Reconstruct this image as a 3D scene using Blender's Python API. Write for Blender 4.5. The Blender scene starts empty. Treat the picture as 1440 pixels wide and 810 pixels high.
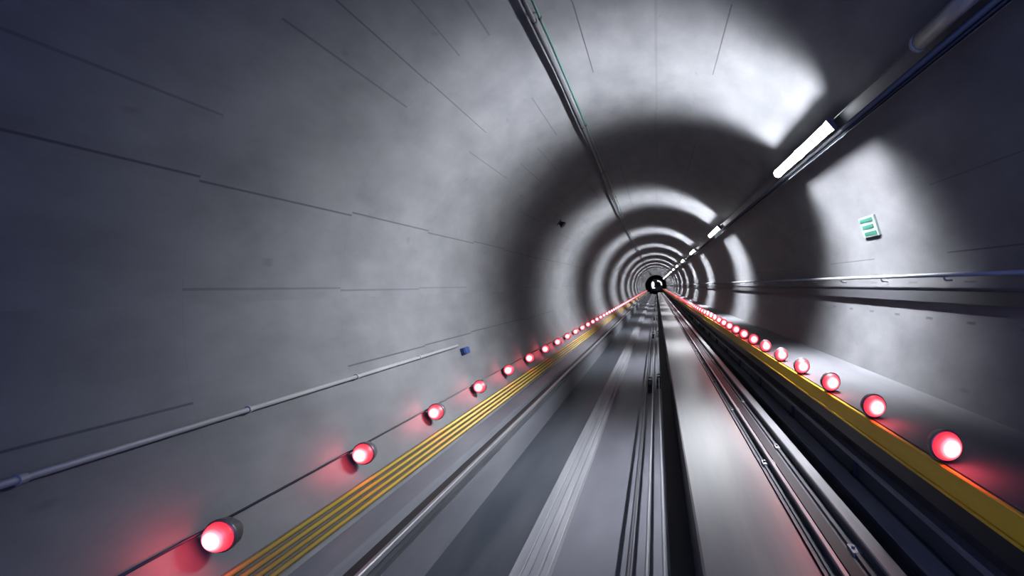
import bpy, bmesh, math, random
from mathutils import Vector, Matrix

random.seed(7)
S = bpy.context.scene
COL = S.collection
PI = math.pi
R = math.radians

# ------------------------------------------------------------------ camera
CAMZ = 2.5                                   # eye height over the channel floor
cam_d = bpy.data.cameras.new('camera')
cam_d.sensor_width = 36.0
cam_d.lens = 16.0                            # 640 px focal length on a 1440 px frame
cam_d.shift_x = -203.0 / 1440.0              # the frame is cropped to the left of the tunnel axis
cam_d.shift_y = -4.0 / 1440.0
cam_d.clip_start = 0.02
cam_d.clip_end = 400
cam = bpy.data.objects.new('camera', cam_d)
cam.location = (0, 0, CAMZ)
cam.rotation_euler = (PI / 2, 0, 0)
COL.objects.link(cam)
S.camera = cam

# ------------------------------------------------------------------ world, exposure
world = bpy.data.worlds.new('world')
S.world = world
world.use_nodes = True
bg = world.node_tree.nodes['Background']
bg.inputs[0].default_value = (0.20, 0.28, 0.80, 1)
bg.inputs[1].default_value = 4.6
S.view_settings.view_transform = 'Standard'
S.view_settings.look = 'None'
S.view_settings.exposure = 0.0
S.view_settings.gamma = 1.0
S.view_settings.use_curve_mapping = False
S.cycles.max_bounces = 6
S.cycles.diffuse_bounces = 3
S.cycles.glossy_bounces = 3
S.cycles.sample_clamp_indirect = 3.0
S.cycles.sample_clamp_direct = 40.0
S.cycles.use_denoising = True

# light the lamps of the tunnel give
TUBE_COLOR = (0.905, 0.93, 0.98)
# five faces of each tube: (tilt from the inward direction, watts, spread)
TUBE_FACES = ((0, 130.0, R(74)), (36, 112.0, R(72)), (-36, 112.0, R(72)), (70, 84.0, R(70)), (-70, 96.0, R(70)), (95, 62.0, R(80)), (-95, 66.0, R(80)))
RED_W = 14.0
RED_COLOR = (1.0, 0.075, 0.11)

# ------------------------------------------------------------------ geometry of the tunnel (x, z seen from the eye)
CX, CZ, RAD = -0.10, -0.12, 2.90
Y_NEAR, Y_FAR = -1.5, 150.0
PITCH = 8.64                                 # spacing of the ceiling lights and of the sheaves


def wall_at(deg, rad=RAD):
    """point of the lining seen under an angle (0 = right, 90 = up) in the cross-section, from the eye"""
    c, s = math.cos(R(deg)), math.sin(R(deg))
    b = c * CX + s * CZ
    d = b + math.sqrt(b * b - (CX * CX + CZ * CZ - rad * rad))
    return d * c, d * s


def centre_angle(deg):
    x, z = wall_at(deg)
    return math.degrees(math.atan2(z - CZ, x - CX))


# ------------------------------------------------------------------ materials
MATS = {}


def principled(name, base, rough=0.6, metal=0.0, spec=0.5, noise=None, bump=0.0):
    """noise = (scale xyz, second colour, contrast)"""
    m = bpy.data.materials.new(name)
    m.use_nodes = True
    nt = m.node_tree
    p = nt.nodes['Principled BSDF']
    p.inputs['Base Color'].default_value = (*base, 1)
    p.inputs['Roughness'].default_value = rough
    p.inputs['Metallic'].default_value = metal
    p.inputs['Specular IOR Level'].default_value = spec
    if noise:
        sc, col2, lo, hi = noise
        tc = nt.nodes.new('ShaderNodeTexCoord')
        mp = nt.nodes.new('ShaderNodeMapping')
        mp.inputs['Scale'].default_value = sc
        nz = nt.nodes.new('ShaderNodeTexNoise')
        nz.inputs['Scale'].default_value = 1.0
        nz.inputs['Detail'].default_value = 5.0
        nz.inputs['Roughness'].default_value = 0.6
        rp = nt.nodes.new('ShaderNodeValToRGB')
        rp.color_ramp.elements[0].position = lo
        rp.color_ramp.elements[0].color = (*base, 1)
        rp.color_ramp.elements[1].position = hi
        rp.color_ramp.elements[1].color = (*col2, 1)
        nt.links.new(tc.outputs['Object'], mp.inputs['Vector'])
        nt.links.new(mp.outputs['Vector'], nz.inputs['Vector'])
        nt.links.new(nz.outputs['Fac'], rp.inputs['Fac'])
        nt.links.new(rp.outputs['Color'], p.inputs['Base Color'])
        if bump:
            bp = nt.nodes.new('ShaderNodeBump')
            bp.inputs['Strength'].default_value = bump
            bp.inputs['Distance'].default_value = 0.01
            nt.links.new(nz.outputs['Fac'], bp.inputs['Height'])
            nt.links.new(bp.outputs['Normal'], p.inputs['Normal'])
    MATS[name] = m
    return m


def emissive(name, col, strength, base=(0.5, 0.5, 0.5)):
    m = bpy.data.materials.new(name)
    m.use_nodes = True
    p = m.node_tree.nodes['Principled BSDF']
    p.inputs['Base Color'].default_value = (*base, 1)
    p.inputs['Emission Color'].default_value = (*col, 1)
    p.inputs['Emission Strength'].default_value = strength
    MATS[name] = m
    return m


def concrete_lining():
    """precast tunnel lining: mottled grey concrete, broken longitudinal joints, thin ring joints, sockets"""
    m = bpy.data.materials.new('lining_concrete')
    m.use_nodes = True
    nt = m.node_tree
    N, L = nt.nodes, nt.links
    p = N['Principled BSDF']

    def math_n(op, a, b=None, c=None):
        n = N.new('ShaderNodeMath')
        n.operation = op
        for i, v in enumerate((a, b, c)):
            if v is None:
                continue
            if isinstance(v, (int, float)):
                n.inputs[i].default_value = v
            else:
                L.new(v, n.inputs[i])
        return n.outputs[0]

    tc = N.new('ShaderNodeTexCoord')
    sep = N.new('ShaderNodeSeparateXYZ')
    L.new(tc.outputs['Object'], sep.inputs[0])
    x, y, z = sep.outputs
    ang = math_n('MULTIPLY', math_n('ARCTAN2', z, x), 180 / PI)      # -180..180, object origin on the axis
    arc = math_n('MULTIPLY', ang, RAD * PI / 180)
    ring_l = 1.44
    ring = math_n('FLOOR', math_n('DIVIDE', y, ring_l))
    # longitudinal joints: (angle, half width m, share of rings that show it, strength, seed)
    dark = None
    joints = [(167.0, .010, .86, .9, 1), (138.5, .008, .75, .75, 2), (152.0, .012, .62, .45, 3),
              (107.0, .009, .70, .9, 4), (75.0, .009, .72, .9, 5), (124.0, .012, .5, .55, 6),
              (131.0, .009, .4, .5, 12), (6.6, .009, .86, .8, 7), (194.5, .010, .8, .85, 8),
              (181.0, .012, .5, .5, 9), (112.0, .01, .35, .4, 10), (90.2, .022, .9, .25, 11), (159.0, .010, .35, .5, 13),
              (145.0, .010, .35, .6, 14), (20.5, .008, .4, .5, 15)]
    for a, w, share, k, seed in joints:
        ca = centre_angle(a)
        wn = N.new('ShaderNodeTexWhiteNoise')
        wn.noise_dimensions = '2D'
        cv = N.new('ShaderNodeCombineXYZ')
        L.new(ring, cv.inputs[0])
        cv.inputs[1].default_value = seed * 3.17
        L.new(cv.outputs[0], wn.inputs['Vector'])
        rnd = wn.outputs['Value']
        off = math_n('MULTIPLY', math_n('SUBTRACT', rnd, .5), .05)
        dist = math_n('ABSOLUTE', math_n('SUBTRACT', arc, math_n('ADD', off, ca * RAD * PI / 180)))
        line = N.new('ShaderNodeMapRange')
        line.inputs['From Min'].default_value = w
        line.inputs['From Max'].default_value = w * .45
        line.inputs['To Min'].default_value = 0
        line.inputs['To Max'].default_value = k
        L.new(dist, line.inputs['Value'])
        v = math_n('MULTIPLY', line.outputs[0], math_n('LESS_THAN', rnd, share))
        dark = v if dark is None else math_n('MAXIMUM', dark, v)
    # ring joints
    fr = math_n('ABSOLUTE', math_n('SUBTRACT', math_n('FRACT', math_n('DIVIDE', y, ring_l)), .5))
    rj = N.new('ShaderNodeMapRange')
    rj.inputs['From Min'].default_value = .4955
    rj.inputs['From Max'].default_value = .4985
    rj.inputs['To Max'].default_value = .10
    L.new(fr, rj.inputs['Value'])
    dark = math_n('MAXIMUM', dark, rj.outputs[0])
    # row of dark sockets on the right-hand lining
    for a, pitch, hy, hz, k in ((-6.9, .62, .07, .016, .75), (.6, .9, .10, .012, .55)):
        ca = centre_angle(a)
        dz = math_n('ABSOLUTE', math_n('SUBTRACT', arc, ca * RAD * PI / 180))
        dy = math_n('ABSOLUTE', math_n('MULTIPLY', math_n('SUBTRACT', math_n('FRACT', math_n('DIVIDE', y, pitch)), .5), pitch))
        d = math_n('MAXIMUM', math_n('DIVIDE', dz, hz), math_n('DIVIDE', dy, hy))
        so = N.new('ShaderNodeMapRange')
        so.inputs['From Min'].default_value = 1.0
        so.inputs['From Max'].default_value = .55
        so.inputs['To Max'].default_value = k
        L.new(d, so.inputs['Value'])
        dark = math_n('MAXIMUM', dark, so.outputs[0])
    # mottling, in unrolled coordinates
    cv = N.new('ShaderNodeCombineXYZ')
    L.new(arc, cv.inputs[0])
    L.new(math_n('MULTIPLY', y, .55), cv.inputs[1])
    n1 = N.new('ShaderNodeTexNoise')
    n1.inputs['Scale'].default_value = 2.6
    n1.inputs['Detail'].default_value = 7
    n1.inputs['Roughness'].default_value = .58
    L.new(cv.outputs[0], n1.inputs['Vector'])
    rp = N.new('ShaderNodeValToRGB')
    rp.color_ramp.elements[0].position = .30
    rp.color_ramp.elements[0].color = (.044, .0452, .0490, 1)
    rp.color_ramp.elements[1].position = .68
    rp.color_ramp.elements[1].color = (.069, .070, .0735, 1)
    L.new(n1.outputs['Fac'], rp.inputs['Fac'])
    # small dark scuffs
    cv2 = N.new('ShaderNodeCombineXYZ')
    L.new(math_n('MULTIPLY', arc, 2.2), cv2.inputs[0])
    L.new(math_n('MULTIPLY', y, .9), cv2.inputs[1])
    n2 = N.new('ShaderNodeTexNoise')
    n2.inputs['Scale'].default_value = 2.4
    n2.inputs['Detail'].default_value = 2
    L.new(cv2.outputs[0], n2.inputs['Vector'])
    sc = N.new('ShaderNodeMapRange')
    sc.inputs['From Min'].default_value = .70
    sc.inputs['From Max'].default_value = .80
    sc.inputs['To Max'].default_value = .55
    L.new(n2.outputs['Fac'], sc.inputs['Value'])
    dark = math_n('MAXIMUM', dark, sc.outputs[0])
    mix = N.new('ShaderNodeMixRGB')
    mix.inputs['Color2'].default_value = (.018, .018, .024, 1)
    L.new(dark, mix.inputs['Fac'])
    L.new(rp.outputs['Color'], mix.inputs['Color1'])
    L.new(mix.outputs[0], p.inputs['Base Color'])
    p.inputs['Roughness'].default_value = .52
    p.inputs['Specular IOR Level'].default_value = .12
    bp = N.new('ShaderNodeBump')
    bp.inputs['Strength'].default_value = .12
    bp.inputs['Distance'].default_value = .01
    h = math_n('SUBTRACT', n1.outputs['Fac'], math_n('MULTIPLY', dark, 1.5))
    L.new(h, bp.inputs['Height'])
    L.new(bp.outputs['Normal'], p.inputs['Normal'])
    MATS['lining'] = m


concrete_lining()
principled('channel_floor', (.030, .031, .038), .38, 0, .5, ((2.5, .8, 2.5), (.05, .05, .06), .3, .7), .15)
principled('pad_concrete', (.125, .12, .123), .5, 0, .4, ((5, 1.6, 5), (.17, .164, .166), .3, .7), .2)
principled('runway', (.013, .016, .021), .40, .1, .3, ((3, .5, 3), (.028, .031, .037), .35, .75), .08)
principled('runway_edge', (.075, .08, .09), .42, .2, .4, ((9, .7, 9), (.12, .12, .13), .3, .7), .1)
principled('walkway_concrete', (.034, .034, .039), .6, 0, .2, ((3, .8, 3), (.055, .055, .061), .3, .7), .15)
principled('beam_steel', (.080, .082, .087), .30, .3, .6, ((5, .45, 5), (.12, .12, .12), .3, .72))
principled('rail_steel', (.15, .155, .17), .38, .7, .5, ((6, .8, 6), (.22, .223, .235), .3, .7), .05)
principled('dark_steel', (.022, .023, .028), .5, .3, .4, ((6, 1.2, 6), (.045, .045, .05), .3, .7), .1)
principled('black_iron', (.008, .008, .010), .6, .1, .3)
principled('galvanised', (.12, .122, .13), .55, .3, .4, ((8, 1.5, 8), (.17, .172, .18), .3, .7), .05)
principled('tray_grey', (.035, .038, .045), .5, .3, .4, ((5, 1, 5), (.06, .063, .072), .3, .7), .05)
principled('black_rubber', (.012, .013, .017), .5, 0, .4)
principled('green_rubber', (.004, .030, .024), .45, 0, .4)
principled('yellow_paint', (.40, .225, .006), .5, 0, .3, ((6, .7, 6), (.48, .295, .012), .3, .7), .1)
principled('yellow_dark', (.17, .105, .010), .5, 0, .4, ((6, .7, 6), (.25, .165, .015), .3, .7), .1)  # darker yellow for the ribs of the left strip
principled('toe_concrete', (.034, .036, .044), .5, 0, .4, ((3, .8, 3), (.058, .061, .070), .3, .7), .1)
principled('lamp_housing', (.05, .05, .055), .4, .3, .5)
principled('lamp_white', (.12, .125, .135), .4, 0, .5)
principled('trunking_grey', (.012, .0125, .015), .6, 0, .3, ((4, .7, 4), (.02, .0205, .024), .3, .7), .05)
principled('sign_white', (.075, .095, .088), .6, 0, .2)
principled('sign_green', (.006, .040, .029), .6, 0, .2)
principled('blue_plastic', (.006, .016, .060), .5, 0, .3)
principled('train_paint', (.035, .036, .045), .35, .2, .5)
principled('train_glass', (.004, .004, .006), .4, 0, .2)
emissive('tube_glow', (0.92, 0.95, 1.0), 40.0)
emissive('cabin_light', (0.95, 0.95, 1.0), 1.3)
emissive('headlamp', (0.92, 0.93, 1.0), 2.0)  # also gives the added ring arc its glow


def red_lens():
    """red signal lens: hot pale centre and red halo painted into its glow (fixed to the lens)"""
    m = bpy.data.materials.new('red_lens')
    m.use_nodes = True
    nt = m.node_tree
    N, L = nt.nodes, nt.links
    p = N['Principled BSDF']
    p.inputs['Base Color'].default_value = (.06, .003, .004, 1)
    tc = N.new('ShaderNodeTexCoord')
    sep = N.new('ShaderNodeSeparateXYZ')
    L.new(tc.outputs['Generated'], sep.inputs[0])
    cv = N.new('ShaderNodeCombineXYZ')
    L.new(sep.outputs[0], cv.inputs[0])
    L.new(sep.outputs[2], cv.inputs[2])
    d = N.new('ShaderNodeVectorMath')
    d.operation = 'DISTANCE'
    d.inputs[1].default_value = (.5, 0, .5)
    L.new(cv.outputs[0], d.inputs[0])
    rp = N.new('ShaderNodeValToRGB')
    e = rp.color_ramp.elements
    e[0].position, e[0].color = .10, (1, .62, .66, 1)
    e[1].position, e[1].color = .47, (.17, .006, .012, 1)
    for pos, col in ((.20, (.8, .40, .43, 1)), (.29, (.42, .10, .12, 1)), (.37, (.26, .022, .032, 1))):
        n = e.new(pos)
        n.color = col
    L.new(d.outputs['Value'], rp.inputs['Fac'])
    L.new(rp.outputs['Color'], p.inputs['Emission Color'])
    p.inputs['Emission Strength'].default_value = 6.0
    MATS['red_lens'] = m


red_lens()


# ------------------------------------------------------------------ helpers
def obj(name, bm, mat, parent=None, smooth=False):
    bmesh.ops.recalc_face_normals(bm, faces=bm.faces)
    me = bpy.data.meshes.new(name)
    bm.to_mesh(me)
    bm.free()
    if smooth:
        for p in me.polygons:
            p.use_smooth = True
    if mat:
        me.materials.append(MATS[mat])
    o = bpy.data.objects.new(name, me)
    COL.objects.link(o)
    if parent:
        o.parent = parent
    return o


def tag(o, label, cat, group=None):
    o['label'] = label
    o['category'] = cat
    if group:
        o['group'] = group
    return o


def thing(name, loc, label, cat, group=None, rot=(0, 0, 0)):
    o = bpy.data.objects.new(name, None)
    o.empty_display_size = .1
    COL.objects.link(o)
    o.location = loc
    o.rotation_euler = rot
    return tag(o, label, cat, group)


def structure(o):
    o['kind'] = 'structure'
    return o


def dup(root, loc, label, rot=None, group=None, lights=True):
    r = root.copy()
    COL.objects.link(r)
    r.location = loc
    if rot is not None:
        r.rotation_euler = rot
    r['label'] = label
    if group:
        r['group'] = group
    for ch in list(root.children):
        if ch.type == 'LIGHT' and not lights:
            continue
        c = ch.copy()
        COL.objects.link(c)
        c.parent = r
        for g in list(ch.children):
            d = g.copy()
            COL.objects.link(d)
            d.parent = c
    return r


def add_box(bm, c, s, bevel=0.0, rot=None):
    ret = bmesh.ops.create_cube(bm, size=1.0)
    vs = ret['verts']
    M = Matrix.Translation(c)
    if rot:
        M = M @ rot
    M = M @ Matrix.Diagonal((*s, 1))
    bmesh.ops.transform(bm, matrix=M, verts=vs)
    if bevel:
        es = list({e for v in vs for e in v.link_edges})
        bmesh.ops.bevel(bm, geom=es, offset=bevel, segments=2, affect='EDGES', profile=.6)


def add_cyl(bm, a, b, r, n=12, r2=None):
    a, b = Vector(a), Vector(b)
    d = b - a
    ret = bmesh.ops.create_cone(bm, cap_ends=True, segments=n, radius1=r, radius2=r if r2 is None else r2, depth=d.length)
    M = Matrix.Translation((a + b) / 2) @ d.to_track_quat('Z', 'Y').to_matrix().to_4x4()
    bmesh.ops.transform(bm, matrix=M, verts=ret['verts'])


def add_lathe(bm, prof, axis='Y', n=20, c=(0, 0, 0)):
    """prof = [(radius, height)] turned about an axis"""
    rings = []
    for r, h in prof:
        ring = []
        for i in range(n):
            t = 2 * PI * i / n
            u, v = r * math.cos(t), r * math.sin(t)
            co = (u, h, v) if axis == 'Y' else (u, v, h) if axis == 'Z' else (h, u, v)
            ring.append(bm.verts.new(Vector(co) + Vector(c)))
        rings.append(ring)
    for a, b in zip(rings, rings[1:]):
        for i in range(n):
            bm.faces.new((a[i], a[(i + 1) % n], b[(i + 1) % n], b[i]))
    for ring, (r, h) in ((rings[0], prof[0]), (rings[-1], prof[-1])):
        if r > 1e-4:
            bm.faces.new(ring)


def add_extrude(bm, prof, y0, y1, closed=True, path=None, cap=True):
    """profile [(x, z)] carried along the tunnel; path(y) -> (dx, dz)"""
    ys = [y0, y1] if path is None else [y0 + (y1 - y0) * i / path[1] for i in range(path[1] + 1)]
    secs = []
    for y in ys:
        dx, dz = (0, 0) if path is None else path[0](y)
        secs.append([bm.verts.new((px + dx, y, pz + dz)) for px, pz in prof])
    n = len(prof)
    for a, b in zip(secs, secs[1:]):
        for i in range(n if closed else n - 1):
            j = (i + 1) % n
            bm.faces.new((a[i], a[j], b[j], b[i]))
    if closed and cap:
        bm.faces.new(secs[0])
        bm.faces.new(secs[-1])


def circle(x, z, r, n=12):
    return [(x + r * math.cos(2 * PI * i / n), z + r * math.sin(2 * PI * i / n)) for i in range(n)]


def rect(x0, x1, z0, z1, c=0.0):
    if not c:
        return [(x0, z0), (x1, z0), (x1, z1), (x0, z1)]
    return [(x0 + c, z0), (x1 - c, z0), (x1, z0 + c), (x1, z1 - c), (x1 - c, z1), (x0 + c, z1), (x0, z1 - c), (x0, z0 + c)]


def Z(prof):
    """from heights over the eye to heights over the channel floor"""
    return [(x, z + CAMZ) for x, z in prof]


def rotv(x, z, deg):
    c, s = math.cos(R(deg)), math.sin(R(deg))
    return x * c - z * s, x * s + z * c


# ------------------------------------------------------------------ the setting
def lining(name, a0, a1):
    n = max(8, int(abs(a1 - a0) / 2))
    t = .30
    prof = [(RAD * math.cos(R(a0 + (a1 - a0) * i / n)), RAD * math.sin(R(a0 + (a1 - a0) * i / n))) for i in range(n + 1)]
    out = [((RAD + t) * math.cos(R(a0 + (a1 - a0) * i / n)), (RAD + t) * math.sin(R(a0 + (a1 - a0) * i / n))) for i in range(n, -1, -1)]
    bm = bmesh.new()
    add_extrude(bm, prof + out, Y_NEAR, Y_FAR)
    o = obj(name, bm, 'lining')
    for p in o.data.polygons:
        p.use_smooth = len(p.vertices) == 4 and abs(p.normal.y) < .5
    try:
        o.data.set_sharp_from_angle(angle=R(30))
    except Exception:
        pass
    o.location = (CX, 0, CZ + CAMZ)
    return structure(o)


lining('wall_right', -58, 33)
lining('ceiling', 33, 147)
lining('wall_left', 147, 238)
bm = bmesh.new()
add_extrude(bm, Z([(-1.73, -2.5), (1.53, -2.5), (1.1, -2.72), (-1.3, -2.72)]), Y_NEAR, Y_FAR)
structure(obj('floor', bm, 'channel_floor'))
bm = bmesh.new()
add_lathe(bm, [(RAD + .3, Y_FAR), (RAD + .3, Y_FAR + .2)], 'Y', 48, (CX, 0, CZ + CAMZ))
structure(obj('wall_end', bm, 'dark_steel'))

# the left running surface of the guideway
t = thing('guideway_runway', (0, 0, 0), 'wide dark smooth running slab between the left wall and the cable channel', 'runway')
bm = bmesh.new()
add_extrude(bm, Z([(-1.885, -2.365), (-1.205, -2.365), (-1.205, -2.5), (-1.70, -2.5), (-1.88, -2.385)]), Y_NEAR, 125.5)
obj('running_surface', bm, 'runway', t)
bm = bmesh.new()
for x0, x1, zt in ((-1.205, -1.11, -2.36), (-1.11, -1.04, -2.372), (-1.04, -.965, -2.36), (-.965, -.90, -2.40)):
    add_extrude(bm, Z(rect(x0, x1, -2.5, zt, .006)), Y_NEAR, 125.5)
obj('edge_strip', bm, 'runway_edge', t)
t = thing('concrete_bench', (0, 0, 0), 'grey concrete bench along the left wall that steps down to the dark running slab', 'bench')
bm = bmesh.new()
add_extrude(bm, Z([(-1.89, -2.0), (-2.29, -2.0), (-2.01, -2.285), (-1.89, -2.38)]), Y_NEAR, 125.5)
obj('bench_body', bm, 'toe_concrete', t)
t = thing('concrete_bench', (0, 0, 0), 'dark concrete bench under the rails, right of the shiny guide beam', 'bench')
bm = bmesh.new()
add_extrude(bm, Z([(1.16, -2.0), (2.09, -2.0), (1.80, -2.29), (1.53, -2.49), (1.16, -2.49)]), Y_NEAR, 125.5)
obj('bench_body', bm, 'channel_floor', t)

# the left gutter side: sloped grey toe, gutter and a small pipe rail
t = thing('concrete_toe', (0, 0, 0), 'sloped grey concrete toe under the yellow ribbed strip on the left', 'kerb')
bm = bmesh.new()
xa, za = wall_at(180 + 37.4)
add_extrude(bm, Z([(xa + .006, za - .035), (xa + .03, za - .035), (-2.20, -1.935), (-2.17, -1.95), (-2.15, -2.0), (-2.285, -2.0)]), Y_NEAR, 125.5)
obj('slope', bm, 'toe_concrete', t)
t = thing('guide_rail', (0, 0, 0), 'thin bright steel rail in the gutter along the left edge of the dark slab', 'rail')
bm = bmesh.new()
add_extrude(bm, Z(rect(-2.02, -1.90, -2.0, -1.955)), Y_NEAR, 125.5)
obj('rail_foot', bm, 'dark_steel', t)
bm = bmesh.new()
add_extrude(bm, Z(rect(-1.985, -1.945, -1.955, -1.90, .008)), Y_NEAR, 125.5)
obj('rail_head', bm, 'rail_steel', t)
t = thing('gutter_dark_strip', (0, 0, 0), 'black strip added to darken the gutter between the grey toe and the thin rail on the left', 'gutter')
bm = bmesh.new()
add_extrude(bm, Z(rect(-2.145, -2.025, -2.0, -1.985)), Y_NEAR, 125.5)
obj('cover', bm, 'black_iron', t)  # flat black strip added to darken the gutter channel

# yellow ribbed strip at the foot of the left wall
t = thing('yellow_edge_strip', (0, 0, 0), 'yellow ribbed warning strip along the foot of the left wall', 'edge strip')
xt, zt = wall_at(180 + 33.7)
xb, zb = wall_at(180 + 37.6)
bm = bmesh.new()
nx, nz = (zt - zb), -(xt - xb)                      # inward normal
ln = math.hypot(nx, nz)
nx, nz = nx / ln, nz / ln
if nx < 0:
    nx, nz = -nx, -nz
prof = [(xt + nx * .002, zt + nz * .002), (xt + nx * .03, zt + nz * .03), (xb + nx * .03, zb + nz * .03), (xb + nx * .002, zb + nz * .002)]
add_extrude(bm, Z(prof), Y_NEAR, 125.5)
obj('backing', bm, 'black_iron', t)
for k in range(4):
    f = (k + .5) / 4
    x, z = xt + (xb - xt) * f + nx * .034, zt + (zb - zt) * f + nz * .034
    bm = bmesh.new()
    add_extrude(bm, Z(circle(x, z, .0185, 10)), Y_NEAR, 125.5)
    obj('rib', bm, 'yellow_dark', t, smooth=True)

# right walkway with yellow fascia
WZ = -1.06
xw, _ = wall_at(-21.6)
t = thing('walkway', (0, 0, 0), 'grey raised maintenance walkway with yellow fascia along the right wall', 'walkway')
bm = bmesh.new()
wxa = CX + math.sqrt(RAD ** 2 - (WZ - CZ) ** 2) - .004
wxb = CX + math.sqrt(RAD ** 2 - (WZ - .12 - CZ) ** 2) - .004
add_extrude(bm, Z([(1.72, WZ), (wxa, WZ), (wxb, WZ - .12), (1.72, WZ - .12)]), Y_NEAR, 125.5)
obj('deck', bm, 'walkway_concrete', t)
bm = bmesh.new()
add_extrude(bm, Z(rect(1.69, 1.718, WZ - .145, WZ - .008, .005)), Y_NEAR, 125.5)
obj('fascia', bm, 'yellow_paint', t)
bm = bmesh.new()
add_extrude(bm, Z(rect(1.68, 1.72, WZ - .162, WZ - .146)), Y_NEAR, 125.5)
obj('fascia_lip', bm, 'yellow_paint', t)
bm = bmesh.new()
add_extrude(bm, Z(rect(1.74, 1.80, WZ - .32, WZ - .12)), Y_NEAR, 125.5)
obj('edge_beam', bm, 'black_iron', t)
for k in range(20):
    y = 2.2 + k * 2.88
    bm = bmesh.new()
    add_extrude(bm, Z([(1.86, WZ - .12), (1.86, WZ - .20), (2.30, WZ - .60), (2.34, WZ - .60), (2.54, WZ - .12)]), y - .05, y + .05)
    obj('bracket', bm, 'dark_steel', t)

# shiny guide beam right of the cables
t = thing('guide_beam', (0, 0, 0), 'broad shiny steel guide beam running down the middle, right of the cables', 'guide beam')
bm = bmesh.new()
add_extrude(bm, Z([(.335, -1.945), (1.105, -1.945), (1.12, -1.96), (1.12, -1.985), (1.08, -2.0), (.36, -2.0), (.32, -1.985), (.32, -1.96)]), Y_NEAR, 125.5)
obj('top_plate', bm, 'beam_steel', t)
bm = bmesh.new()
add_extrude(bm, Z([(.34, -2.5), (1.09, -2.5), (1.08, -2.0), (.36, -2.0)]), Y_NEAR, 125.5)
obj('web', bm, 'dark_steel', t)
t = thing('floor_strip', (0, 0, 0), 'black strip along the left foot of the shiny guide beam', 'trough')
bm = bmesh.new()
add_extrude(bm, Z(rect(.125, .335, -2.5, -2.485)), Y_NEAR, 125.5)
obj('cover', bm, 'black_iron', t)  # flat black strip on the floor beside the beam

# ------------------------------------------------------------------ rails on the right
t = thing('dark_track_strips', (0, 0, 0), 'dark matte strips added to darken the floor under the rails right of the guide beam', 'strip')
for xa_, xb_ in ((1.33, 1.43), (1.69, 1.765)):
    bm = bmesh.new()
    add_extrude(bm, Z(rect(xa_, xb_, -2.0, -1.985)), Y_NEAR, 125.5)
    obj('dark_strip', bm, 'black_iron', t)  # flat black strips added to darken the floor between the rails
def conductor(name, label, head, web, foot, hm, y_ins, step, n, x):
    t = thing(name, (0, 0, 0), label, 'rail', 'rails right of the guide beam')
    for nm, pr, m in (('rail_head', head, hm), ('rail_web', web, 'dark_steel'), ('rail_foot', foot, 'dark_steel')):
        if pr:
            bm = bmesh.new()
            add_extrude(bm, Z(pr), Y_NEAR, 125.5)
            obj(nm, bm, m, t)
    for k in range(n):
        y = y_ins + k * step
        bm = bmesh.new()
        zl = min(p[1] for p in (foot or web or head))
        w = max(p[0] for p in (foot or web or head)) - min(p[0] for p in (foot or web or head))
        add_box(bm, (x, y, zl + CAMZ + .018), (w + .03, .12, .035), .006)
        add_cyl(bm, (x - w / 2 + .01, y, zl + CAMZ + .03), (x - w / 2 + .01, y, zl + CAMZ + .055), .014, 8)
        add_cyl(bm, (x + w / 2 - .01, y, zl + CAMZ + .03), (x + w / 2 - .01, y, zl + CAMZ + .055), .014, 8)
        obj('rail_clip', bm, 'galvanised', t)
    return t


conductor('running_rail', 'thin steel rail nearest the right side of the shiny guide beam',
          rect(1.225, 1.262, -1.925, -1.895, .005), rect(1.237, 1.25, -1.98, -1.925), rect(1.19, 1.30, -2.0, -1.98), 'rail_steel', 2.9, 2.16, 30, 1.245)
conductor('power_rail', 'broad steel rail standing between the thin rail and the walkway, right of the guide beam',
          rect(1.50, 1.615, -1.905, -1.865, .008), rect(1.515, 1.60, -1.97, -1.905), rect(1.46, 1.66, -2.0, -1.97), 'rail_steel', 3.4, 2.16, 30, 1.56)
t = thing('cable_pipe', (0, 0, 0), 'grey steel pipe low under the overhang of the yellow-edged walkway', 'pipe')
bm = bmesh.new()
add_extrude(bm, Z(rect(2.02, 2.12, -1.80, -1.745, .012)), Y_NEAR, 125.5)
obj('pipe', bm, 'galvanised', t)
for k in range(30):
    bm = bmesh.new()
    add_box(bm, (2.07, 2.6 + 2.16 * k, .61), (.05, .06, .21), .005)
    add_box(bm, (2.03, 2.6 + 2.16 * k, .512), (.11, .12, .024), .004)
    obj('pipe_support', bm, 'dark_steel', t)
t = thing('cable_duct', (0, 0, 0), 'low dark duct on the floor beside the pipe under the walkway', 'duct')
bm = bmesh.new()
add_extrude(bm, Z(rect(1.78, 1.93, -2.0, -1.90, .012)), Y_NEAR, 125.5)
obj('duct_body', bm, 'dark_steel', t)
bm = bmesh.new()
add_extrude(bm, Z(rect(1.77, 1.94, -1.90, -1.888)), Y_NEAR, 125.5)
obj('duct_lid', bm, 'galvanised', t)

# ------------------------------------------------------------------ haul cables in the channel
def haul(name, label, x, z, r, mat, wob):
    bm = bmesh.new()
    ph = random.random() * 6
    add_extrude(bm, Z(circle(x, z, r, 10)), Y_NEAR, 117, True, (lambda y: (wob * math.sin(y * .9 + ph), wob * math.cos(y * .73)), 120))
    return tag(obj(name, bm, mat, None, True), label, 'cable', 'haul cables in the channel')


haul('haul_cable', 'dark thick cable, leftmost of the three in the floor channel', -.227, -2.29, .019, 'black_rubber', .001)
haul('haul_cable', 'bright steel haul cable, middle of the three in the floor channel', -.077, -2.258, .015, 'rail_steel', .0015)
haul('haul_cable', 'bright steel haul cable, rightmost of the three, nearest the guide beam', .062, -2.258, .015, 'rail_steel', .0015)

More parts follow.
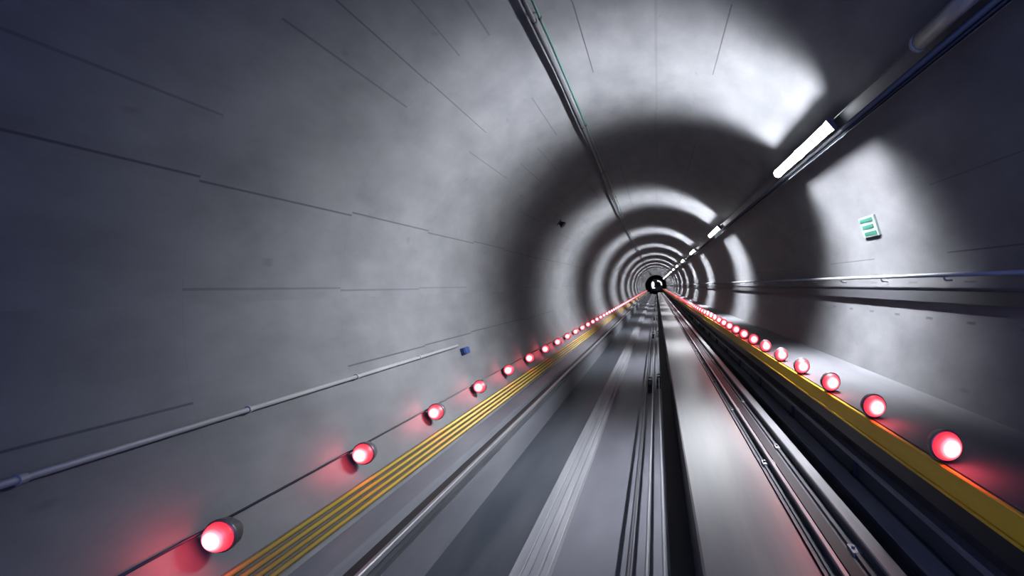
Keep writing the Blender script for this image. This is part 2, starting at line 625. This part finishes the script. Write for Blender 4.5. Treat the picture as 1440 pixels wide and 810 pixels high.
ORD = ['nearest', 'second', 'third', 'fourth', 'fifth', 'sixth', 'seventh', 'eighth', 'ninth', 'tenth', 'eleventh',
       'twelfth', 'thirteenth', 'fourteenth', 'fifteenth', 'sixteenth', 'seventeenth', 'eighteenth', 'nineteenth', 'twentieth']

# cable sheaves
def make_sheave(loc, label):
    t = thing('cable_sheave', loc, label, 'cable roller', 'cable sheaves in the channel')
    bm = bmesh.new()
    add_box(bm, (0, 0, .015), (.10, .34, .03), .006)
    obj('base_plate', bm, 'black_iron', t)
    bm = bmesh.new()
    for s in (-1, 1):                                   # two side plates with window openings
        x = s * .042
        for py in (-.135, 0, .135):
            add_box(bm, (x, py, .14), (.014, .03, .22))
        add_box(bm, (x, 0, .045), (.014, .30, .03))
        add_box(bm, (x, 0, .235), (.014, .30, .03))
    for py in (-.135, .135):
        add_box(bm, (0, py, .05), (.084, .02, .04))
        add_box(bm, (0, py, .245), (.084, .02, .02))
        add_box(bm, (0, py, .14), (.084, .016, .03))
    obj('frame', bm, 'black_iron', t)
    for py in (-.07, .07):
        bm = bmesh.new()
        add_lathe(bm, [(.02, -.03), (.066, -.03), (.066, -.02), (.046, -.008), (.046, .008), (.066, .02), (.066, .03), (.02, .03)], 'X', 20, (0, py, .135))
        w = obj('sheave_wheel', bm, 'dark_steel', t, True)
        bm = bmesh.new()
        add_cyl(bm, (-.055, py, .135), (.055, py, .135), .012, 10)
        obj('axle', bm, 'galvanised', w)
    return t


SH_Y = 10.75
SH_STEP = 10.8
sh = [(SH_Y + SH_STEP * k) for k in range(10)]
s_l = make_sheave((-.15, sh[0], 0), 'nearest black cable sheave, left one of the pair in the channel')
s_l.scale = (1.0, 1.2, 1.15)
dup(s_l, (.058, sh[0] + .42, 0), 'nearest black cable sheave, right one of the pair beside the guide beam')
for k, y in enumerate(sh[1:], 1):
    far = k >= 5
    for x, dy, zz, side in ((-.15, 0, 0, 'left'), (.058, .42, 0, 'right')):
        dup(s_l, (x, y + dy, zz), f'tiny black cable sheave far down the channel, {side} one of its pair' if far
            else f'{side} black cable sheave of the {ORD[k]} pair from the camera')

# ------------------------------------------------------------------ tunnel lights on their tray
PHI = 41.0
er = (math.cos(R(PHI)), math.sin(R(PHI)))
et = (-er[1], er[0])


def loc_rt(d, tt):
    return d * er[0] + tt * et[0], d * er[1] + tt * et[1]


def rt(prof):
    return [loc_rt(d, tt) for d, tt in prof]


t = thing('cable_tray', (0, 0, 0), 'long dark cable tray carrying the white lights along the upper right of the tunnel', 'cable tray')
bm = bmesh.new()
add_extrude(bm, Z(rt([(2.64, -.11), (2.56, -.11), (2.56, -.102), (2.632, -.102), (2.632, .092), (2.56, .092), (2.56, .10), (2.64, .10)])), Y_NEAR, 125)
obj('channel', bm, 'tray_grey', t)
bm = bmesh.new()
x, z = loc_rt(2.585, -.045)
add_extrude(bm, Z(circle(x, z, .024, 12)), Y_NEAR, 125)
obj('conduit', bm, 'tray_grey', t, True)
bm = bmesh.new()
x, z = loc_rt(2.60, -.085)
add_extrude(bm, Z(circle(x, z, .014, 10)), Y_NEAR, 125)
obj('tray_cable', bm, 'black_rubber', t, True)
for k in range(60):
    y = 1.2 + 2.16 * k
    bm = bmesh.new()
    add_extrude(bm, Z(rt([(2.64, -.03), (2.64, .03), (2.9, .03), (2.9, -.03)])), y - .015, y + .015)
    obj('hanger', bm, 'tray_grey', t)

TUBE_L = 1.0


def make_luminaire(loc, label, lit=True):
    t = thing('tunnel_light', loc, label, 'light', 'white tunnel lights on the tray', (0, R(90 - PHI), 0))
    # local: -Z looks to the middle of the tunnel
    bm = bmesh.new()
    add_extrude(bm, [(-.06, .0), (.06, .0), (.06, .04), (.04, .055), (-.04, .055), (-.06, .04)], -TUBE_L / 2, TUBE_L / 2)
    obj('housing', bm, 'tray_grey', t)
    bm = bmesh.new()
    prof = [(.058 * math.cos(a), -.002 + .058 * math.sin(a)) for a in [PI + PI * i / 10 for i in range(11)]]
    add_extrude(bm, prof, -TUBE_L / 2 + .03, TUBE_L / 2 - .03)
    obj('diffuser', bm, 'tube_glow' if lit else 'lamp_white', t, True)
    for s in (-1, 1):
        bm = bmesh.new()
        add_extrude(bm, [(.064 * math.cos(a), -.002 + .064 * math.sin(a)) for a in [PI + PI * i / 10 for i in range(11)]],
                    s * (TUBE_L / 2 - .015) - .015, s * (TUBE_L / 2 - .015) + .015)
        obj('end_cap', bm, 'tube_glow' if lit else 'lamp_white', t, True)
    if lit:
        for tilt, w, spread in TUBE_FACES:
            ld = bpy.data.lights.new('tube_light', 'AREA')
            ld.shape = 'RECTANGLE'
            ld.size = .07
            ld.size_y = TUBE_L
            ld.energy = w
            ld.color = TUBE_COLOR
            ld.spread = spread
            lo = bpy.data.objects.new('tube_light', ld)
            COL.objects.link(lo)
            lo.parent = t
            lo.rotation_euler = (0, R(tilt), 0)
            d = Vector((0, 0, -1))
            d.rotate(lo.rotation_euler)
            lo.location = Vector((0, 0, -.01)) + d * .075
    return t


LX, LZ = loc_rt(2.50, .07)
C0 = 5.85
first = None
for k in range(0, 14):
    for j, dy in enumerate((-.53, .53)):
        y = C0 + PITCH * k + dy
        loc = (LX, y, LZ + CAMZ)
        which = 'nearer' if j == 0 else 'farther'
        if k == 0:
            lab = f'largest glaring white tunnel light pair at upper right, {which} tube'
        elif k < 7:
            lab = f'{which} light of the {ORD[k]} white pair down the tray'
        else:
            lab = 'tiny white light far down the tray, merged into a bright line'
        if first is None:
            first = make_luminaire(loc, lab)
        else:
            dup(first, loc, lab)
make_luminaire((*loc_rt(2.50, .075)[:1], 2.7, loc_rt(2.50, .075)[1] + CAMZ), 'unlit dark light fitting on the tray at the upper right corner', lit=False)

# ------------------------------------------------------------------ red lamps
def make_red(loc, label, group, rot, h):
    t = thing('red_lamp', loc, label, 'lamp', group, rot)
    bm = bmesh.new()
    add_box(bm, (0, .05, .012), (.08, .08, .024), .005)
    add_cyl(bm, (0, .05, .02), (0, .05, h - .05), .016, 10)
    obj('bracket', bm, 'lamp_housing', t)
    bm = bmesh.new()
    add_lathe(bm, [(.03, .085), (.065, .075), (.086, .05), (.092, .0), (.092, -.006), (.082, -.006)], 'Y', 24, (0, 0, h))
    obj('housing', bm, 'lamp_housing', t, True)
    bm = bmesh.new()
    add_lathe(bm, [(.088, -.004), (.085, -.018), (.078, -.034), (.066, -.048), (.050, -.060), (.034, -.067), (.018, -.071), (.0001, -.072)], 'Y', 24, (0, 0, h))
    obj('lens', bm, 'red_lens', t, True)
    bm = bmesh.new()
    add_lathe(bm, [(.094, -.010), (.097, -.004), (.097, .008), (.093, .012)], 'Y', 24, (0, 0, h))
    obj('bezel_ring', bm, 'lamp_housing', t, True)
    ld = bpy.data.lights.new('red_light', 'SPOT')       # the lamp shines down onto its mounting surface
    ld.energy = RED_W
    ld.color = RED_COLOR
    ld.shadow_soft_size = .05
    ld.spot_size = R(165)
    ld.spot_blend = 1.0
    lo = bpy.data.objects.new('red_light', ld)
    COL.objects.link(lo)
    lo.parent = t
    lo.location = (0, -.11, h + .09)
    return t


RH = .115
lx, lz = -2.92 * math.cos(R(29.9)), -2.92 * math.sin(R(29.9))
dx, dz = lx - CX, lz - CZ
dl = math.hypot(dx, dz)
wx, wz = CX + dx / dl * RAD, CZ + dz / dl * RAD
beta = math.atan2(-dx / dl, -dz / dl)
gap = RAD - dl
l0 = None
for k in range(-1, 94):
    y = 2.64 + 1.293 * k
    loc = (wx - dx / dl * .004, y, wz - dz / dl * .004 + CAMZ)
    if k == -1:
        lab = 'red lamp on the left wall just outside the lower left corner'
    elif k == 0:
        lab = 'nearest and largest glowing red lamp at the foot of the left wall'
    elif k < 18:
        lab = f'{ORD[k]} glowing red lamp from the camera along the left wall'
    else:
        lab = 'tiny red lamp far down the left row, merged into a red line'
    if l0 is None:
        l0 = make_red(loc, lab, 'red lamps along the left wall', (0, beta, 0), max(.08, gap))
    else:
        dup(l0, loc, lab)
rx, rz = 1.86, WZ
r0 = None
for k in range(-1, 135):
    y = 2.73 + .90 * k
    loc = (1.735, y, WZ + CAMZ)
    if k == -1:
        lab = 'red lamp on the walkway edge just outside the right border'
    elif k == 0:
        lab = 'nearest and largest glowing red lamp on the right walkway edge'
    elif k < 18:
        lab = f'{ORD[k]} glowing red lamp from the camera on the right walkway edge'
    else:
        lab = 'tiny red lamp far down the walkway edge, merged into a red line'
    if r0 is None:
        r0 = make_red(loc, lab, 'red lamps along the right walkway', (0, 0, 0), .098)
    else:
        dup(r0, loc, lab)

# cable that links the left lamps
x, z = wall_at(180 + 28.5, RAD - .022)
bm = bmesh.new()
add_extrude(bm, Z(circle(x, z, .008, 10)), Y_NEAR, 125)
tag(obj('lamp_cable', bm, 'black_rubber', None, True), 'thin black cable on the left wall just above the red lamps', 'cable')

# ------------------------------------------------------------------ fittings on the left wall
t = thing('wall_pipe', (0, 0, 0), 'thin grey pipe on the lower left wall ending beside the small blue box', 'pipe')
x, z = wall_at(180 + 16.95, RAD - .035)
bm = bmesh.new()
add_extrude(bm, Z(circle(x, z, .019, 12)), Y_NEAR, 6.55)
obj('tube', bm, 'galvanised', t, True)
for k in range(5):
    y = .9 + k * 1.15
    bm = bmesh.new()
    add_extrude(bm, Z(circle(x, z, .026, 12)), y - .014, y + .014)
    xo, zo = wall_at(180 + 16.95, RAD + .01)
    add_cyl(bm, (x, y, z + CAMZ), (xo, y, zo + CAMZ), .012, 8)
    obj('clip', bm, 'galvanised', t)
xq, zq = wall_at(180 + 18.9, RAD)
ang = math.degrees(math.atan2(zq - CZ, xq - CX))
t = thing('junction_box', (xq, 6.75, zq + CAMZ), 'small blue box on the lower left wall past the end of the grey pipe', 'box', None, (0, -R(ang - 180), 0))
bm = bmesh.new()
add_box(bm, (.03, 0, 0), (.07, .17, .10), .012)
obj('box_body', bm, 'blue_plastic', t)
bm = bmesh.new()
add_box(bm, (.068, 0, 0), (.012, .15, .085), .004)
obj('box_lid', bm, 'blue_plastic', t)
xq, zq = wall_at(180 - 33.0, RAD)
ang = math.degrees(math.atan2(zq - CZ, xq - CX))
t = thing('wall_speaker', (xq, 11.5, zq + CAMZ), 'small dark round fitting high on the left wall in the second light ring', 'fitting', None, (0, -R(ang - 180), 0))
bm = bmesh.new()
add_lathe(bm, [(.04, -.01), (.05, .03), (.085, .10), (.095, .13), (.085, .13), (.04, .06), (.001, .06)], 'X', 20)
obj('horn', bm, 'black_iron', t, True)
bm = bmesh.new()
add_box(bm, (.01, .0, 0), (.025, .16, .16), .006)
obj('back_plate', bm, 'dark_steel', t)

# ------------------------------------------------------------------ overhead cables, upper left
def overhead(name, label, deg, off, r, mat):
    bm = bmesh.new()

    def path(y):
        a = deg + 3.4 * min(1, max(0, (y - 5) / 14)) + .35 * math.sin(y * .37 + deg)
        return wall_at(a, RAD - off - .012 * abs(math.sin(y * PI / 2.88)))
    add_extrude(bm, Z(circle(0, 0, r, 10)), Y_NEAR, 138, True, (path, 220))
    t = thing(name, (0, 0, 0), label, 'cable', 'cables under the tunnel crown')
    obj('cable_run', bm, mat, t, True)
    for k in range(20):
        y = 1.44 + 2.88 * k
        bm = bmesh.new()
        px, pz = path(y)
        a = math.atan2(pz - CZ, px - CX)
        qx, qz = CX + (RAD + .01) * math.cos(a), CZ + (RAD + .01) * math.sin(a)
        add_cyl(bm, (px, y, pz + CAMZ), (qx, y, qz + CAMZ), .010, 8)
        add_extrude(bm, Z(circle(px, pz, r + .006, 10)), y - .015, y + .015)
        obj('cable_clip', bm, 'black_iron', t)
    return t


overhead('overhead_cable', 'thick black cable running under the tunnel crown, left of the green one', 180 - 115.2 + 50.2, .06, .024, 'black_rubber')
overhead('overhead_cable', 'thin green cable running under the tunnel crown beside the thick black one', 180 - 113.4 + 46.6, .05, .013, 'green_rubber')

# ------------------------------------------------------------------ right wall: handrail, trunking, sign
t = thing('handrail', (0, 0, 0), 'slim steel handrail on the right wall above the walkway', 'handrail')
x, z = wall_at(2.05, RAD - .085)
bm = bmesh.new()
add_extrude(bm, Z(circle(x, z, .021, 14)), Y_NEAR, 138)
obj('rail_tube', bm, 'galvanised', t, True)
for k in range(60):
    y = 1.9 + k * 1.2
    bm = bmesh.new()
    xo, zo = wall_at(1.0, RAD + .01)
    add_cyl(bm, (x, y, z + CAMZ - .01), (x + .02, y, z + CAMZ - .05), .009, 8)
    add_cyl(bm, (x + .02, y, z + CAMZ - .05), (xo, y, z + CAMZ - .05), .009, 8)
    obj('rail_bracket', bm, 'galvanised', t)
t = thing('wall_trunking', (0, 0, 0), 'dark grey flat cable trunking on the right wall under the handrail', 'trunking')
bm = bmesh.new()
pr = [wall_at(-1.35, RAD + .02), wall_at(-1.35, RAD - .045), wall_at(-3.35, RAD - .045), wall_at(-3.35, RAD + .02)]
add_extrude(bm, Z(pr), Y_NEAR, 138)
obj('duct', bm, 'trunking_grey', t)
bm = bmesh.new()
pr = [wall_at(-1.2, RAD - .045), wall_at(-1.2, RAD - .052), wall_at(-3.5, RAD - .052), wall_at(-3.5, RAD - .045)]
add_extrude(bm, Z(pr), Y_NEAR, 138)
obj('cover', bm, 'trunking_grey', t)

xq, zq = wall_at(15.4, RAD)
ang = math.atan2(zq - CZ, xq - CX)
t = thing('exit_sign', (xq, 5.68, zq + CAMZ), 'small green and white striped sign on the brightly lit right wall', 'sign', None, (0, -ang, 0))
bm = bmesh.new()
add_box(bm, (-.012, 0, 0), (.03, .40, .26), .006)
obj('panel', bm, 'sign_white', t)
for zc, y0, y1 in ((.085, -.15, .17), (0, -.13, .15), (-.085, -.16, .14)):
    bm = bmesh.new()
    add_box(bm, (-.028, (y0 + y1) / 2, zc), (.006, y1 - y0, .046), .002)
    obj('stripe', bm, 'sign_green', t)

# ------------------------------------------------------------------ the train far down the track
TY = 126.0
t = thing('train', (0.1, TY, .62), 'dark rounded train standing far down the tunnel at the vanishing point', 'train')
W, H = 1.85, 3.85
prof = []
for i in range(25):
    a = PI * i / 24
    prof.append((W * math.copysign(abs(math.cos(a)) ** .62, math.cos(a)), 2.35 + (H - 2.35) * abs(math.sin(a)) ** .75))
prof = [(W * .93, .35)] + prof + [(-W * .93, .35)]
bm = bmesh.new()
secs = []
for y, s in ((0, .90), (.25, .96), (.8, 1.0), (14, 1.0)):
    secs.append([bm.verts.new((px * s, y, .35 + (pz - .35) * s)) for px, pz in prof])
n = len(prof)
for a, b in zip(secs, secs[1:]):
    for i in range(n):
        bm.faces.new((a[i], a[(i + 1) % n], b[(i + 1) % n], b[i]))
bm.faces.new(secs[0])
bm.faces.new(secs[-1])
obj('body', bm, 'train_paint', t)
bm = bmesh.new()
add_box(bm, (.22, -.02, 1.95), (1.2, .06, 1.2), .02)
obj('windscreen', bm, 'train_glass', t)
bm = bmesh.new()
add_lathe(bm, [(.0001, -.05), (.36, -.05), (.40, -.02), (.40, .03)], 'Y', 24)
for v in bm.verts:
    v.co = Vector((v.co.x * 1.05 - 1.05, v.co.y, v.co.z * 2.25 + 2.0))
obj('lit_side_window', bm, 'cabin_light', t)
bm = bmesh.new()
add_box(bm, (-.85, -.02, 1.1), (.8, .06, .22), .02)
obj('headlamp', bm, 'headlamp', t)
bm = bmesh.new()
arc_pts = [(.25 + 1.25 * math.cos(a), 1.95 + 1.25 * math.sin(a)) for a in [R(95 - 10 * i) for i in range(11)]]
arc_in = [(.25 + .95 * math.cos(a), 1.95 + .95 * math.sin(a)) for a in [R(-5 + 10 * i) for i in range(11)]]
add_extrude(bm, arc_pts + arc_in, -.06, .30)
obj('ring_glow_arc', bm, 'headlamp', t)  # glowing arc added for the bright curve of the lit tunnel ring
bm = bmesh.new()
add_box(bm, (-1.38, 4, -.04), (.50, 6, .87), .03)
add_box(bm, (.62, 4, .16), (.5, 6, .46), .03)
obj('skirt', bm, 'black_iron', t)
